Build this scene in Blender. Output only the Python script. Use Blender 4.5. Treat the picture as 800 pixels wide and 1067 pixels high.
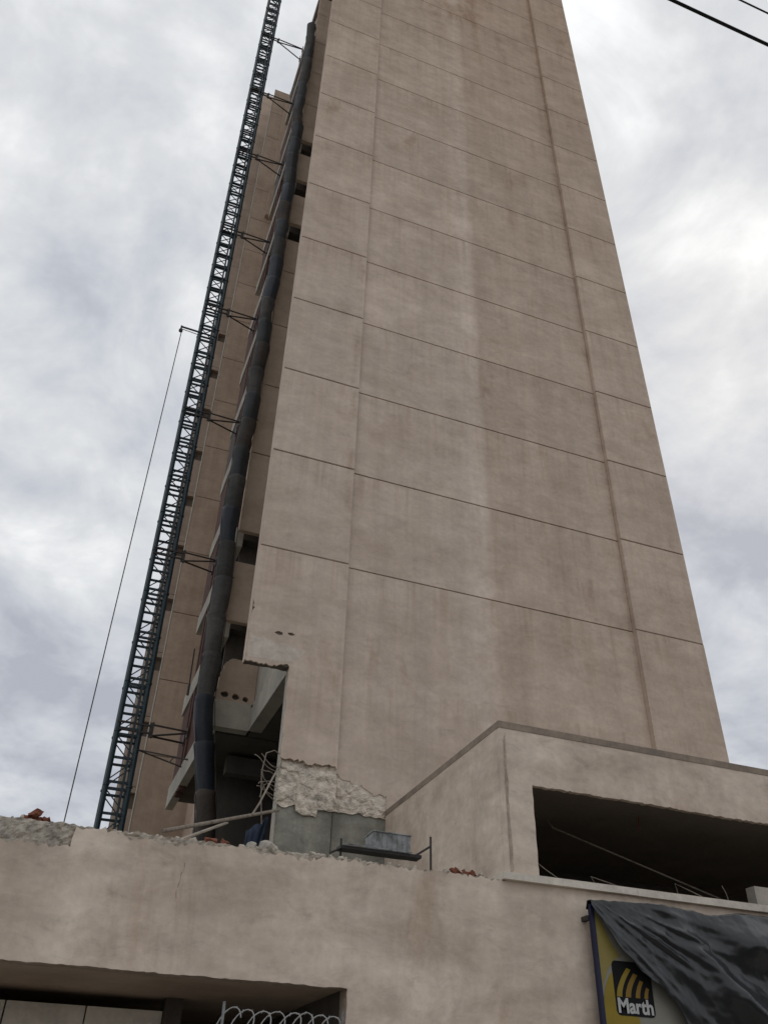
import bpy, bmesh, math, random
from mathutils import Vector, Matrix, noise
from mathutils.geometry import tessellate_polygon

for o in list(bpy.data.objects):
    bpy.data.objects.remove(o, do_unlink=True)
scene = bpy.context.scene
C = scene.collection
R = math.radians
rnd = random.Random(7)

# ------------------------------------------------------------------ camera
cam_d = bpy.data.cameras.new('camera')
cam = bpy.data.objects.new('camera', cam_d)
C.objects.link(cam)
right = Vector((0.9338373, -0.3568427, 0.0247222))
up = Vector((-0.2314193, -0.5500175, 0.8024499))
fwd = Vector((0.2727507, 0.7550789, 0.5962071))
cam.matrix_world = Matrix(((right.x, up.x, -fwd.x, -2.9175), (right.y, up.y, -fwd.y, -16.3538),
                           (right.z, up.z, -fwd.z, 1.6), (0, 0, 0, 1)))
cam_d.sensor_fit = 'HORIZONTAL'
cam_d.sensor_width = 36.0
cam_d.lens = 40.37
cam_d.clip_start = 0.05
cam_d.clip_end = 3000
scene.camera = cam

# ------------------------------------------------------------------ world: overcast sky
SUN_EL, SUN_AZ = 46.0, 52.0          # azimuth clockwise from +Y; the sun sits behind cloud, right of the tower
world = bpy.data.worlds.new('World')
scene.world = world
world.use_nodes = True
nt = world.node_tree
nt.nodes.clear()


def N(tree, kind, **kw):
    n = tree.nodes.new(kind)
    for k, v in kw.items():
        if k.startswith('i_'):
            key = k[2:]
            n.inputs[int(key) if key.isdigit() else key.replace('_', ' ')].default_value = v
        else:
            setattr(n, k, v)
    return n


def ramp(tree, stops, interp='LINEAR'):
    n = tree.nodes.new('ShaderNodeValToRGB')
    cr = n.color_ramp
    cr.interpolation = interp
    while len(cr.elements) < len(stops):
        cr.elements.new(0.5)
    for e, (p, c) in zip(cr.elements, stops):
        e.position = p
        e.color = c if len(c) == 4 else (*c, 1)
    return n


def build_world():
    L = nt.links.new
    tc = N(nt, 'ShaderNodeTexCoord')
    sep = N(nt, 'ShaderNodeSeparateXYZ')
    L(tc.outputs['Generated'], sep.inputs[0])
    zz = N(nt, 'ShaderNodeMath', operation='MAXIMUM', i_1=0.0)
    L(sep.outputs[2], zz.inputs[0])
    z2 = N(nt, 'ShaderNodeMath', operation='ADD', i_1=0.35)
    L(zz.outputs[0], z2.inputs[0])
    com = N(nt, 'ShaderNodeCombineXYZ')
    for i in (0, 1):
        d = N(nt, 'ShaderNodeMath', operation='DIVIDE')
        L(sep.outputs[i], d.inputs[0])
        L(z2.outputs[0], d.inputs[1])
        L(d.outputs[0], com.inputs[i])
    n1 = N(nt, 'ShaderNodeTexNoise', i_Scale=2.3, i_Detail=6.0, i_Roughness=0.55, i_Distortion=0.3)
    mp = N(nt, 'ShaderNodeMapping')
    mp.inputs['Location'].default_value = (1.3, 9.1, 2.4)
    L(com.outputs[0], mp.inputs[0])
    L(mp.outputs[0], n1.inputs['Vector'])
    n2 = N(nt, 'ShaderNodeTexNoise', i_Scale=6.0, i_Detail=8.0, i_Roughness=0.58, i_Distortion=0.35)
    L(mp.outputs[0], n2.inputs['Vector'])
    mix = N(nt, 'ShaderNodeMath', operation='MULTIPLY_ADD', i_1=0.55, i_2=-0.275)
    L(n2.outputs['Fac'], mix.inputs[0])
    # thin, bright cloud around the hidden sun
    sd = Vector((math.sin(R(SUN_AZ)) * math.cos(R(SUN_EL)), math.cos(R(SUN_AZ)) * math.cos(R(SUN_EL)), math.sin(R(SUN_EL))))
    dot = N(nt, 'ShaderNodeVectorMath', operation='DOT_PRODUCT')
    L(tc.outputs['Generated'], dot.inputs[0])
    dot.inputs[1].default_value = sd
    mr = N(nt, 'ShaderNodeMapRange', i_1=0.965, i_2=1.0, i_3=0.0, i_4=0.12)
    mr.interpolation_type = 'SMOOTHSTEP'
    L(dot.outputs['Value'], mr.inputs[0])
    a1 = N(nt, 'ShaderNodeMath', operation='ADD')
    L(n1.outputs['Fac'], a1.inputs[0])
    L(mix.outputs[0], a1.inputs[1])
    a2 = N(nt, 'ShaderNodeMath', operation='ADD')
    L(a1.outputs[0], a2.inputs[0])
    L(mr.outputs[0], a2.inputs[1])
    cl = ramp(nt, [(0.34, (0.44, 0.465, 0.525)), (0.45, (0.59, 0.615, 0.665)), (0.54, (0.72, 0.737, 0.76)),
                   (0.60, (0.83, 0.845, 0.86)), (0.68, (1.0, 1.01, 1.02))])
    L(a2.outputs[0], cl.inputs[0])
    sky = N(nt, 'ShaderNodeTexSky')
    sky.sky_type = 'NISHITA'
    sky.sun_disc = False
    sky.sun_elevation = R(SUN_EL)
    sky.sun_rotation = R(SUN_AZ)
    sky.air_density = 1.5
    sky.dust_density = 3.0
    sc = N(nt, 'ShaderNodeVectorMath', operation='SCALE')
    sc.inputs['Scale'].default_value = 0.1
    L(sky.outputs[0], sc.inputs[0])
    mx = N(nt, 'ShaderNodeMix', data_type='RGBA')
    mx.inputs[0].default_value = 0.97
    L(sc.outputs[0], mx.inputs[6])
    L(cl.outputs[0], mx.inputs[7])
    bg = N(nt, 'ShaderNodeBackground')
    bg.inputs[1].default_value = 1.0
    out = N(nt, 'ShaderNodeOutputWorld')
    L(mx.outputs[2], bg.inputs[0])
    L(bg.outputs[0], out.inputs[0])
    return sd


SUN_DIR = build_world()
sun_d = bpy.data.lights.new('sun', 'SUN')
sun_d.energy = 0.9
sun_d.angle = R(25)
sun_d.color = (1.0, 0.96, 0.9)
sun = bpy.data.objects.new('sun', sun_d)
C.objects.link(sun)
sun.location = SUN_DIR * 120
sun.rotation_euler = SUN_DIR.to_track_quat('Z', 'Y').to_euler()

vs = scene.view_settings
vs.view_transform = 'Standard'
vs.look = 'None'
vs.exposure = 0.0
vs.gamma = 1.0
vs.use_curve_mapping = False
scene.render.engine = 'CYCLES'
scene.cycles.use_denoising = True
scene.cycles.max_bounces = 8
scene.cycles.diffuse_bounces = 5
scene.render.resolution_x = 767
scene.render.resolution_y = 1024


# ------------------------------------------------------------------ materials
def material(name, col, rough=0.85, var=0.12, scale=2.0, fine=18.0, bump=0.15, bump_dist=0.01, tint=None,
             streak=0.0, stain=None, metallic=0.0, spec=0.3, extra=None, per_object=0.0, blotch=0.0):
    m = bpy.data.materials.new(name)
    m.use_nodes = True
    t = m.node_tree
    L = t.links.new
    b = t.nodes['Principled BSDF']
    b.inputs['Roughness'].default_value = rough
    b.inputs['Metallic'].default_value = metallic
    b.inputs['Specular IOR Level'].default_value = spec
    geo = N(t, 'ShaderNodeNewGeometry')
    pos = geo.outputs['Position']
    n1 = N(t, 'ShaderNodeTexNoise', i_Scale=scale, i_Detail=7.0, i_Roughness=0.6, i_Distortion=0.4)
    n2 = N(t, 'ShaderNodeTexNoise', i_Scale=fine, i_Detail=4.0, i_Roughness=0.6)
    L(pos, n1.inputs['Vector'])
    L(pos, n2.inputs['Vector'])
    tint = tint or tuple(c * 0.8 for c in col)
    r1 = ramp(t, [(0.3, tint), (0.55, col), (0.75, tuple(min(1, c * (1 + var)) for c in col))])
    L(n1.outputs['Fac'], r1.inputs[0])
    cur = r1.outputs[0]

    def mul(fac_socket, lo, hi, a=0.35, bb=0.65):
        nonlocal cur
        rr = ramp(t, [(a, lo if isinstance(lo, tuple) else (lo,) * 3), (bb, hi if isinstance(hi, tuple) else (hi,) * 3)])
        L(fac_socket, rr.inputs[0])
        mx = N(t, 'ShaderNodeMix', data_type='RGBA', blend_type='MULTIPLY')
        mx.inputs[0].default_value = 1
        L(cur, mx.inputs[6])
        L(rr.outputs[0], mx.inputs[7])
        cur = mx.outputs[2]

    mul(n2.outputs['Fac'], 1 - var * 0.7, 1 + var * 0.3, 0.3, 0.7)
    if blotch:
        mpb = N(t, 'ShaderNodeMapping')
        mpb.inputs['Scale'].default_value = (0.75, 0.75, 1.5)
        mpb.inputs['Location'].default_value = (4.0, 1.0, 2.0)
        L(pos, mpb.inputs[0])
        nb = N(t, 'ShaderNodeTexNoise', i_Scale=1.4, i_Detail=10.0, i_Roughness=0.7, i_Distortion=0.25)
        L(mpb.outputs[0], nb.inputs['Vector'])
        mul(nb.outputs['Fac'], (1 - blotch, 1 - blotch * 1.12, 1 - blotch * 1.2), (1 + blotch * 0.35,) * 3, 0.34, 0.66)
        nc = N(t, 'ShaderNodeTexNoise', i_Scale=3.0, i_Detail=9.0, i_Roughness=0.74, i_Distortion=0.5)
        L(mpb.outputs[0], nc.inputs['Vector'])
        mul(nc.outputs['Fac'], (1 + blotch * 0.25,) * 3, (1 - blotch * 0.9,) * 3, 0.55, 0.74)
    if streak:
        mp = N(t, 'ShaderNodeMapping')
        mp.inputs['Scale'].default_value = (1.9, 1.9, 0.10)
        L(pos, mp.inputs[0])
        n3 = N(t, 'ShaderNodeTexNoise', i_Scale=1.0, i_Detail=6.0, i_Roughness=0.65)
        L(mp.outputs[0], n3.inputs['Vector'])
        mul(n3.outputs['Fac'], 1 - streak, 1.0, 0.35, 0.6)
    if stain:
        mp = N(t, 'ShaderNodeMapping')
        mp.inputs['Scale'].default_value = (0.8, 0.8, 0.30)
        mp.inputs['Location'].default_value = (stain[2], 0, stain[3])
        L(pos, mp.inputs[0])
        n4 = N(t, 'ShaderNodeTexNoise', i_Scale=0.9, i_Detail=8.0, i_Roughness=0.68, i_Distortion=0.5)
        L(mp.outputs[0], n4.inputs['Vector'])
        mul(n4.outputs['Fac'], (1.0, 1.0, 1.0), stain[1], stain[0], stain[0] + 0.16)
    if extra:
        cur = extra(t, pos, cur)
    if per_object:
        oi = N(t, 'ShaderNodeObjectInfo')
        mul(oi.outputs['Random'], 1 - per_object, 1 + per_object, 0.0, 1.0)
    L(cur, b.inputs['Base Color'])
    if bump:
        bp = N(t, 'ShaderNodeBump', i_Strength=bump, i_Distance=bump_dist)
        ad = N(t, 'ShaderNodeMath', operation='MULTIPLY_ADD', i_1=0.35)
        L(n2.outputs['Fac'], ad.inputs[0])
        L(n1.outputs['Fac'], ad.inputs[2])
        L(ad.outputs[0], bp.inputs['Height'])
        L(bp.outputs[0], b.inputs['Normal'])
    return m


def day_joint(t, pos, cur):
    """The centre bay was rendered in two campaigns: the half beyond x = 6 m is a browner mix."""
    L = t.links.new
    sep = N(t, 'ShaderNodeSeparateXYZ')
    L(pos, sep.inputs[0])
    n = N(t, 'ShaderNodeTexNoise', i_Scale=2.2, i_Detail=6.0, i_Roughness=0.65)
    L(pos, n.inputs['Vector'])
    w = N(t, 'ShaderNodeMath', operation='MULTIPLY_ADD', i_1=0.5)
    L(n.outputs['Fac'], w.inputs[0])
    L(sep.outputs[0], w.inputs[2])
    f = N(t, 'ShaderNodeMapRange', i_1=6.20, i_2=6.36)
    L(w.outputs[0], f.inputs[0])
    mx = N(t, 'ShaderNodeMix', data_type='RGBA', blend_type='MULTIPLY')
    L(f.outputs[0], mx.inputs[0])
    L(cur, mx.inputs[6])
    mx.inputs[7].default_value = (0.945, 0.92, 0.90, 1)
    # pale lime bloom along the joint, dirt along the pilaster
    for c0, wd, colr, p0 in ((5.66, 0.50, (1.15, 1.17, 1.19, 1), 0.34), (2.02, 0.14, (0.80, 0.75, 0.70, 1), 0.50), (10.02, 0.10, (0.86, 0.82, 0.78, 1), 0.45)):
        sb = N(t, 'ShaderNodeMath', operation='SUBTRACT', i_1=c0 + 0.25)
        L(w.outputs[0], sb.inputs[0])
        ab = N(t, 'ShaderNodeMath', operation='ABSOLUTE')
        L(sb.outputs[0], ab.inputs[0])
        fr_ = N(t, 'ShaderNodeMapRange', i_1=wd, i_2=wd * 0.2)
        L(ab.outputs[0], fr_.inputs[0])
        ns = N(t, 'ShaderNodeTexNoise', i_Scale=0.8, i_Detail=7.0, i_Roughness=0.7)
        L(pos, ns.inputs['Vector'])
        nr = N(t, 'ShaderNodeMapRange', i_1=p0, i_2=p0 + 0.18)
        L(ns.outputs['Fac'], nr.inputs[0])
        pr_ = N(t, 'ShaderNodeMath', operation='MULTIPLY')
        L(fr_.outputs[0], pr_.inputs[0])
        L(nr.outputs[0], pr_.inputs[1])
        mm = N(t, 'ShaderNodeMix', data_type='RGBA', blend_type='MULTIPLY')
        L(pr_.outputs[0], mm.inputs[0])
        L(mx.outputs[2], mm.inputs[6])
        mm.inputs[7].default_value = colr
        mx = mm
    # the wall blends to a darker, browner tone towards the upper storeys
    g = N(t, 'ShaderNodeMath', operation='MULTIPLY_ADD', i_1=6.0)
    L(n.outputs['Fac'], g.inputs[0])
    L(sep.outputs[2], g.inputs[2])
    h = N(t, 'ShaderNodeMapRange', i_1=24.0, i_2=50.0)
    L(g.outputs[0], h.inputs[0])
    m2 = N(t, 'ShaderNodeMix', data_type='RGBA', blend_type='MULTIPLY')
    L(h.outputs[0], m2.inputs[0])
    L(mx.outputs[2], m2.inputs[6])
    m2.inputs[7].default_value = (0.90, 0.85, 0.80, 1)
    # rusty run-off high on the wall, and thin rain streaks hanging from every joint
    cur2 = m2.outputs[2]

    def rng(sock, a, b):
        r_ = N(t, 'ShaderNodeMapRange', i_1=a, i_2=b)
        L(sock, r_.inputs[0])
        return r_.outputs[0]

    def prod(a, b):
        p_ = N(t, 'ShaderNodeMath', operation='MULTIPLY')
        L(a, p_.inputs[0])
        L(b, p_.inputs[1])
        return p_.outputs[0]

    def dark(fac, col):
        nonlocal cur2
        q = N(t, 'ShaderNodeMix', data_type='RGBA', blend_type='MULTIPLY')
        L(fac, q.inputs[0])
        L(cur2, q.inputs[6])
        q.inputs[7].default_value = col
        cur2 = q.outputs[2]

    mp1 = N(t, 'ShaderNodeMapping')
    mp1.inputs['Scale'].default_value = (0.9, 0.9, 0.35)
    L(pos, mp1.inputs[0])
    s1 = N(t, 'ShaderNodeTexNoise', i_Scale=1.1, i_Detail=9.0, i_Roughness=0.72)
    L(mp1.outputs[0], s1.inputs['Vector'])
    f1 = prod(rng(s1.outputs['Fac'], 0.47, 0.62), prod(prod(rng(sep.outputs[0], 3.6, 4.6), rng(sep.outputs[0], 8.2, 6.6)), rng(sep.outputs[2], 40.0, 46.0)))
    dark(f1, (0.74, 0.62, 0.52, 1))
    fz = N(t, 'ShaderNodeMath', operation='MULTIPLY_ADD', i_1=1 / 2.9, i_2=-12.732 / 2.9 + 20.0)
    L(sep.outputs[2], fz.inputs[0])
    fr2 = N(t, 'ShaderNodeMath', operation='FRACT')
    L(fz.outputs[0], fr2.inputs[0])
    mp2 = N(t, 'ShaderNodeMapping')
    mp2.inputs['Scale'].default_value = (5.0, 5.0, 0.22)
    L(pos, mp2.inputs[0])
    s2 = N(t, 'ShaderNodeTexNoise', i_Scale=1.0, i_Detail=6.0, i_Roughness=0.65)
    L(mp2.outputs[0], s2.inputs['Vector'])
    f2 = prod(rng(fr2.outputs[0], 0.30, 0.98), rng(s2.outputs['Fac'], 0.50, 0.68))
    dark(f2, (0.84, 0.80, 0.76, 1))
    return cur2


BEIGE = (0.655, 0.542, 0.447)
M = {}
M['plaster_tower'] = material('plaster_tower', BEIGE, 0.92, 0.10, 0.55, 9.0, 0.22, 0.02, (0.575, 0.465, 0.375), 0.10,
                              (0.60, (0.74, 0.66, 0.60), 0.0, 0.0), extra=day_joint, per_object=0.04, blotch=0.16)
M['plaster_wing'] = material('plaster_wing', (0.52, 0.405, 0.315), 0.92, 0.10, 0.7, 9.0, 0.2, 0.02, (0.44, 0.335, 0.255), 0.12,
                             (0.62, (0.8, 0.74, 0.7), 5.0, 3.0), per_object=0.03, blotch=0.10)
M['plaster_podium'] = material('plaster_podium', (0.745, 0.63, 0.52), 0.92, 0.12, 0.55, 8.0, 0.3, 0.03, (0.605, 0.495, 0.40), 0.10,
                               (0.56, (0.78, 0.72, 0.67), 9.0, 4.0), blotch=0.24)
M['joint'] = material('joint', (0.16, 0.13, 0.11), 0.95)
M['concrete'] = material('concrete', (0.33, 0.32, 0.27), 0.9, 0.2, 1.6, 22.0, 0.4, 0.02, (0.21, 0.205, 0.175), 0.3, blotch=0.2)
M['concrete_pale'] = material('concrete_pale', (0.46, 0.42, 0.355), 0.9, 0.12, 1.8, 20.0, 0.3, 0.02, (0.36, 0.34, 0.30), 0.12)
M['concrete_shaded'] = material('concrete_shaded', (0.11, 0.096, 0.082), 0.92, 0.15, 1.2, 14.0, 0.3, 0.02, (0.09, 0.08, 0.07), 0.2)  # interior shade put into the colour: concrete darkened for rooms, soffits and holes
M['rough_render'] = material('rough_render', (0.68, 0.60, 0.50), 0.95, 0.2, 5.0, 30.0, 0.6, 0.02, (0.36, 0.32, 0.27))
M['rough_grey'] = material('rough_grey', (0.50, 0.445, 0.37), 0.95, 0.22, 5.0, 32.0, 0.7, 0.02, (0.29, 0.26, 0.215))
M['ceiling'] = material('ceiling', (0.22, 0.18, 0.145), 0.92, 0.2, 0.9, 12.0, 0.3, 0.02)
M['scar'] = material('scar', (0.45, 0.365, 0.29), 0.95, 0.25, 6.0, 30.0, 0.6, 0.02, (0.30, 0.24, 0.185))
M['patch'] = material('patch', (0.64, 0.57, 0.49), 0.95, 0.15, 3.0, 14.0, 0.3, 0.02, (0.55, 0.47, 0.39), blotch=0.15)
M['coping'] = material('coping', (0.32, 0.258, 0.20), 0.93, 0.2, 2.5, 18.0, 0.4, 0.02, (0.21, 0.175, 0.145))
M['sill'] = material('sill', (0.74, 0.67, 0.57), 0.8, 0.14, 2.0, 20.0, 0.2, 0.01, (0.54, 0.49, 0.42), 0.1)
M['brick'] = material('brick', (0.20, 0.075, 0.046), 0.92, 0.2, 9.0, 40.0, 0.5, 0.01, (0.22, 0.07, 0.04))
M['dark_brick'] = material('dark_brick', (0.105, 0.05, 0.037), 0.92, 0.2, 6.0, 40.0, 0.5, 0.01, (0.08, 0.04, 0.03))
M['mast'] = material('mast', (0.017, 0.040, 0.050), 0.5, 0.2, 3.0, 30.0, 0.1, 0.004, (0.016, 0.026, 0.032), spec=0.4)
M['steel'] = material('steel', (0.05, 0.045, 0.042), 0.6, 0.2, 6.0, 40.0, 0.2, 0.004, (0.06, 0.035, 0.025))
M['galv'] = material('galv', (0.30, 0.305, 0.30), 0.6, 0.3, 6.0, 30.0, 0.2, 0.004, (0.11, 0.105, 0.10), metallic=0.25)
M['wire'] = material('wire', (0.36, 0.355, 0.34), 0.55, 0.1, 5.0, 30.0, 0.0, metallic=0.3)
M['rust_bar'] = material('rust_bar', (0.27, 0.23, 0.19), 0.8, 0.2, 8.0, 40.0, 0.2, 0.004, (0.16, 0.12, 0.09))
M['timber'] = material('timber', (0.36, 0.31, 0.25), 0.85, 0.2, 3.0, 40.0, 0.2, 0.004, (0.24, 0.20, 0.16))
M['black_board'] = material('black_board', (0.035, 0.032, 0.03), 0.6, 0.2, 5.0, 30.0, 0.2, 0.005)
M['tarp_blue'] = material('tarp_blue', (0.045, 0.065, 0.11), 0.6, 0.2, 3.0, 20.0, 0.2, 0.01)
M['cable'] = material('cable', (0.012, 0.012, 0.012), 0.6, 0.1, 5.0, 30.0, 0.0)
M['rope'] = material('rope', (0.10, 0.095, 0.085), 0.8, 0.1, 5.0, 30.0, 0.0)
M['chute'] = material('chute', (0.042, 0.044, 0.046), 0.55, 0.25, 1.6, 14.0, 0.3, 0.01, (0.032, 0.036, 0.042), streak=0.45, per_object=0.3, blotch=0.35)
M['chute_dusty'] = material('chute_dusty', (0.085, 0.080, 0.074), 0.7, 0.25, 1.8, 14.0, 0.3, 0.01, (0.07, 0.068, 0.066), streak=0.45, per_object=0.2, blotch=0.35)
M['chute_brown'] = material('chute_brown', (0.070, 0.054, 0.042), 0.65, 0.25, 1.8, 14.0, 0.3, 0.01, (0.05, 0.045, 0.042), streak=0.45, per_object=0.2, blotch=0.35)
M['chute_blue'] = material('chute_blue', (0.026, 0.031, 0.040), 0.5, 0.25, 1.8, 14.0, 0.3, 0.01, (0.020, 0.024, 0.034), per_object=0.2)
M['sheet'] = material('sheet', (0.012, 0.0135, 0.0155), 0.29, 0.2, 3.0, 30.0, 0.12, 0.01, (0.008, 0.009, 0.0105), spec=0.65)
M['sign_white'] = material('sign_white', (0.25, 0.24, 0.20), 0.5, 0.06, 1.0, 10.0, 0.0)  # sign colours below are darkened to include the shade cast by the sheet
M['sign_yellow'] = material('sign_yellow', (0.28, 0.20, 0.018), 0.5, 0.06, 1.0, 10.0, 0.0)
M['sign_pale'] = material('sign_pale', (0.27, 0.215, 0.06), 0.5, 0.06, 1.0, 10.0, 0.0)
M['sign_ochre'] = material('sign_ochre', (0.25, 0.145, 0.018), 0.5, 0.06, 1.0, 10.0, 0.0)
M['sign_black'] = material('sign_black', (0.006, 0.006, 0.007), 0.8, 0.06, 1.0, 10.0, 0.0)
M['sign_letter'] = material('sign_letter', (0.50, 0.50, 0.48), 0.5, 0.04, 1.0, 10.0, 0.0)
M['navy'] = material('navy', (0.016, 0.018, 0.050), 0.5, 0.1, 2.0, 20.0, 0.0)
M['asphalt'] = material('asphalt', (0.10, 0.094, 0.086), 0.92, 0.2, 0.8, 60.0, 0.4, 0.01)
M['pavement'] = material('pavement', (0.36, 0.335, 0.30), 0.92, 0.15, 0.8, 30.0, 0.3, 0.01)
M['ground'] = material('ground', (0.20, 0.175, 0.145), 0.95, 0.2, 0.2, 6.0, 0.3, 0.02)
M['opening_shade'] = material('opening_shade', (0.20, 0.155, 0.12), 0.9, 0.1, 2.0, 20.0, 0.0)  # matte brown painting the shade inside the wing openings


# ------------------------------------------------------------------ mesh helpers
class MB:
    def __init__(self):
        self.v, self.f = [], []

    def add(self, vs_, fs):
        o = len(self.v)
        self.v += [tuple(p) for p in vs_]
        self.f += [tuple(i + o for i in f) for f in fs]
        return self

    def box(self, x0, x1, y0, y1, z0, z1):
        return self.add([(x0, y0, z0), (x1, y0, z0), (x1, y1, z0), (x0, y1, z0), (x0, y0, z1), (x1, y0, z1), (x1, y1, z1), (x0, y1, z1)],
                        [(0, 3, 2, 1), (4, 5, 6, 7), (0, 1, 5, 4), (1, 2, 6, 5), (2, 3, 7, 6), (3, 0, 4, 7)])

    def bar(self, a, b, w, d=None, upv=(0, 0, 1)):
        a, b = Vector(a), Vector(b)
        d = d or w
        t = (b - a).normalized()
        u = Vector(upv)
        if abs(t.dot(u)) > 0.95:
            u = Vector((1, 0, 0))
        s = t.cross(u).normalized()
        u = s.cross(t)
        pts = []
        for p in (a, b):
            for i, j in ((-1, -1), (1, -1), (1, 1), (-1, 1)):
                pts.append(p + s * i * w / 2 + u * j * d / 2)
        return self.add(pts, [(0, 1, 2, 3), (7, 6, 5, 4), (0, 4, 5, 1), (1, 5, 6, 2), (2, 6, 7, 3), (3, 7, 4, 0)])

    def tube(self, path, r, n=8, cap=True):
        path = [Vector(p) for p in path]
        rs = r if isinstance(r, (list, tuple)) else [r] * len(path)
        rings = []
        ref = None
        for i, p in enumerate(path):
            t = (path[min(i + 1, len(path) - 1)] - path[max(i - 1, 0)])
            t = t.normalized() if t.length > 1e-9 else Vector((0, 0, 1))
            if ref is None:
                ref = Vector((0, 0, 1)) if abs(t.z) < 0.9 else Vector((1, 0, 0))
            ref = (ref - t * ref.dot(t))
            ref = ref.normalized() if ref.length > 1e-6 else t.orthogonal().normalized()
            s = t.cross(ref)
            rings.append([p + (ref * math.cos(2 * math.pi * k / n) + s * math.sin(2 * math.pi * k / n)) * rs[i] for k in range(n)])
        vs_ = [q for ring in rings for q in ring]
        fs = []
        for i in range(len(rings) - 1):
            for k in range(n):
                fs.append((i * n + k, i * n + (k + 1) % n, (i + 1) * n + (k + 1) % n, (i + 1) * n + k))
        if cap:
            fs.append(tuple(range(n - 1, -1, -1)))
            fs.append(tuple((len(rings) - 1) * n + k for k in range(n)))
        return self.add(vs_, fs)

    def prism(self, loops, y0, y1):
        """extrude an x,z outline (with holes) from y0 (front) to y1"""
        flat = [p for lp in loops for p in lp]
        tris = tessellate_polygon([[Vector((p[0], p[1], 0)) for p in lp] for lp in loops])
        n = len(flat)
        vs_ = [(p[0], y0, p[1]) for p in flat] + [(p[0], y1, p[1]) for p in flat]
        fs = [tuple(t) for t in tris] + [tuple(i + n for i in reversed(t)) for t in tris]
        o = 0
        for lp in loops:
            m = len(lp)
            for i in range(m):
                j = (i + 1) % m
                fs.append((o + i, o + j, o + j + n, o + i + n))
            o += m
        return self.add(vs_, fs)

    def mesh(self, name, smooth=False, weld=False):
        me = bpy.data.meshes.new(name)
        me.from_pydata(self.v, [], self.f)
        bm = bmesh.new()
        bm.from_mesh(me)
        if weld:
            bmesh.ops.remove_doubles(bm, verts=bm.verts, dist=1e-5)
        bmesh.ops.recalc_face_normals(bm, faces=bm.faces)
        bm.to_mesh(me)
        bm.free()
        if smooth:
            me.polygons.foreach_set('use_smooth', [True] * len(me.polygons))
            me.set_sharp_from_angle(angle=R(40))
        me.update()
        return me


origin = {}


def put(name, me, mat, parent=None, loc=(0, 0, 0), rot=None):
    """link one mesh object; loc is its world position"""
    if isinstance(me, MB):
        me = me.mesh(name)
    if mat is not None and not me.materials:
        me.materials.append(M[mat])
    o = bpy.data.objects.new(name, me)
    C.objects.link(o)
    w = Vector(loc)
    origin[o] = w
    if parent is not None:
        o.parent = parent
        o.location = w - origin[parent]
    else:
        o.location = w
    if rot:
        o.rotation_euler = rot
    return o


def tag(o, label, cat, group=None):
    o['label'] = label
    o['category'] = cat
    if group:
        o['group'] = group
    return o


def thing(name, label, cat, loc=(0, 0, 0), group=None):
    o = bpy.data.objects.new(name, None)
    o.empty_display_size = 0.3
    C.objects.link(o)
    o.location = loc
    origin[o] = Vector(loc)
    return tag(o, label, cat, group)


def struct(name, me, mat):
    o = put(name, me, mat)
    o['kind'] = 'structure'
    return o


def rag(p0, p1, amp, step, seed):
    """points from p0 (included) to p1 (excluded) along a ragged line"""
    r_ = random.Random(seed)
    a, b = Vector(p0), Vector(p1)
    d = b - a
    n = max(1, int(d.length / step))
    nrm = Vector((-d.y, d.x)).normalized()
    out = [tuple(a)]
    for i in range(1, n):
        q = a + d * ((i + r_.uniform(-0.35, 0.35)) / n)
        k = noise.noise(Vector((q.x * 2.3, q.y * 2.3, seed))) * amp * 1.2 + r_.uniform(-0.5, 0.5) * amp
        q = q + nrm * k
        out.append((q.x, q.y))
    return out


def chunk(p, sc, seed):
    q = Vector(p) * sc + Vector((seed, seed * 1.7, seed * 0.3))
    dist, pts = noise.voronoi(q)
    c = noise.cell(pts[0] * 3.7 + Vector((0.31, 0.17, 0.53)))
    return 0.40 * c + 0.75 * min(1.0, (dist[1] - dist[0]) * 1.5) - 0.35 + 0.35 * noise.noise(q * 2.3)


def panel_mesh(name, w, d, h, bev=0.012):
    b = bev
    vs_ = [(0, d, 0), (w, d, 0), (w, d, h), (0, d, h),
           (0, b, 0), (w, b, 0), (w, b, h), (0, b, h),
           (b, 0, b), (w - b, 0, b), (w - b, 0, h - b), (b, 0, h - b)]
    fs = [(0, 3, 2, 1), (8, 9, 10, 11)]
    for i in range(4):
        j = (i + 1) % 4
        fs.append((i, j, 4 + j, 4 + i))
        fs.append((4 + i, 4 + j, 8 + j, 8 + i))
    return MB().add(vs_, fs).mesh(name)


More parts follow.
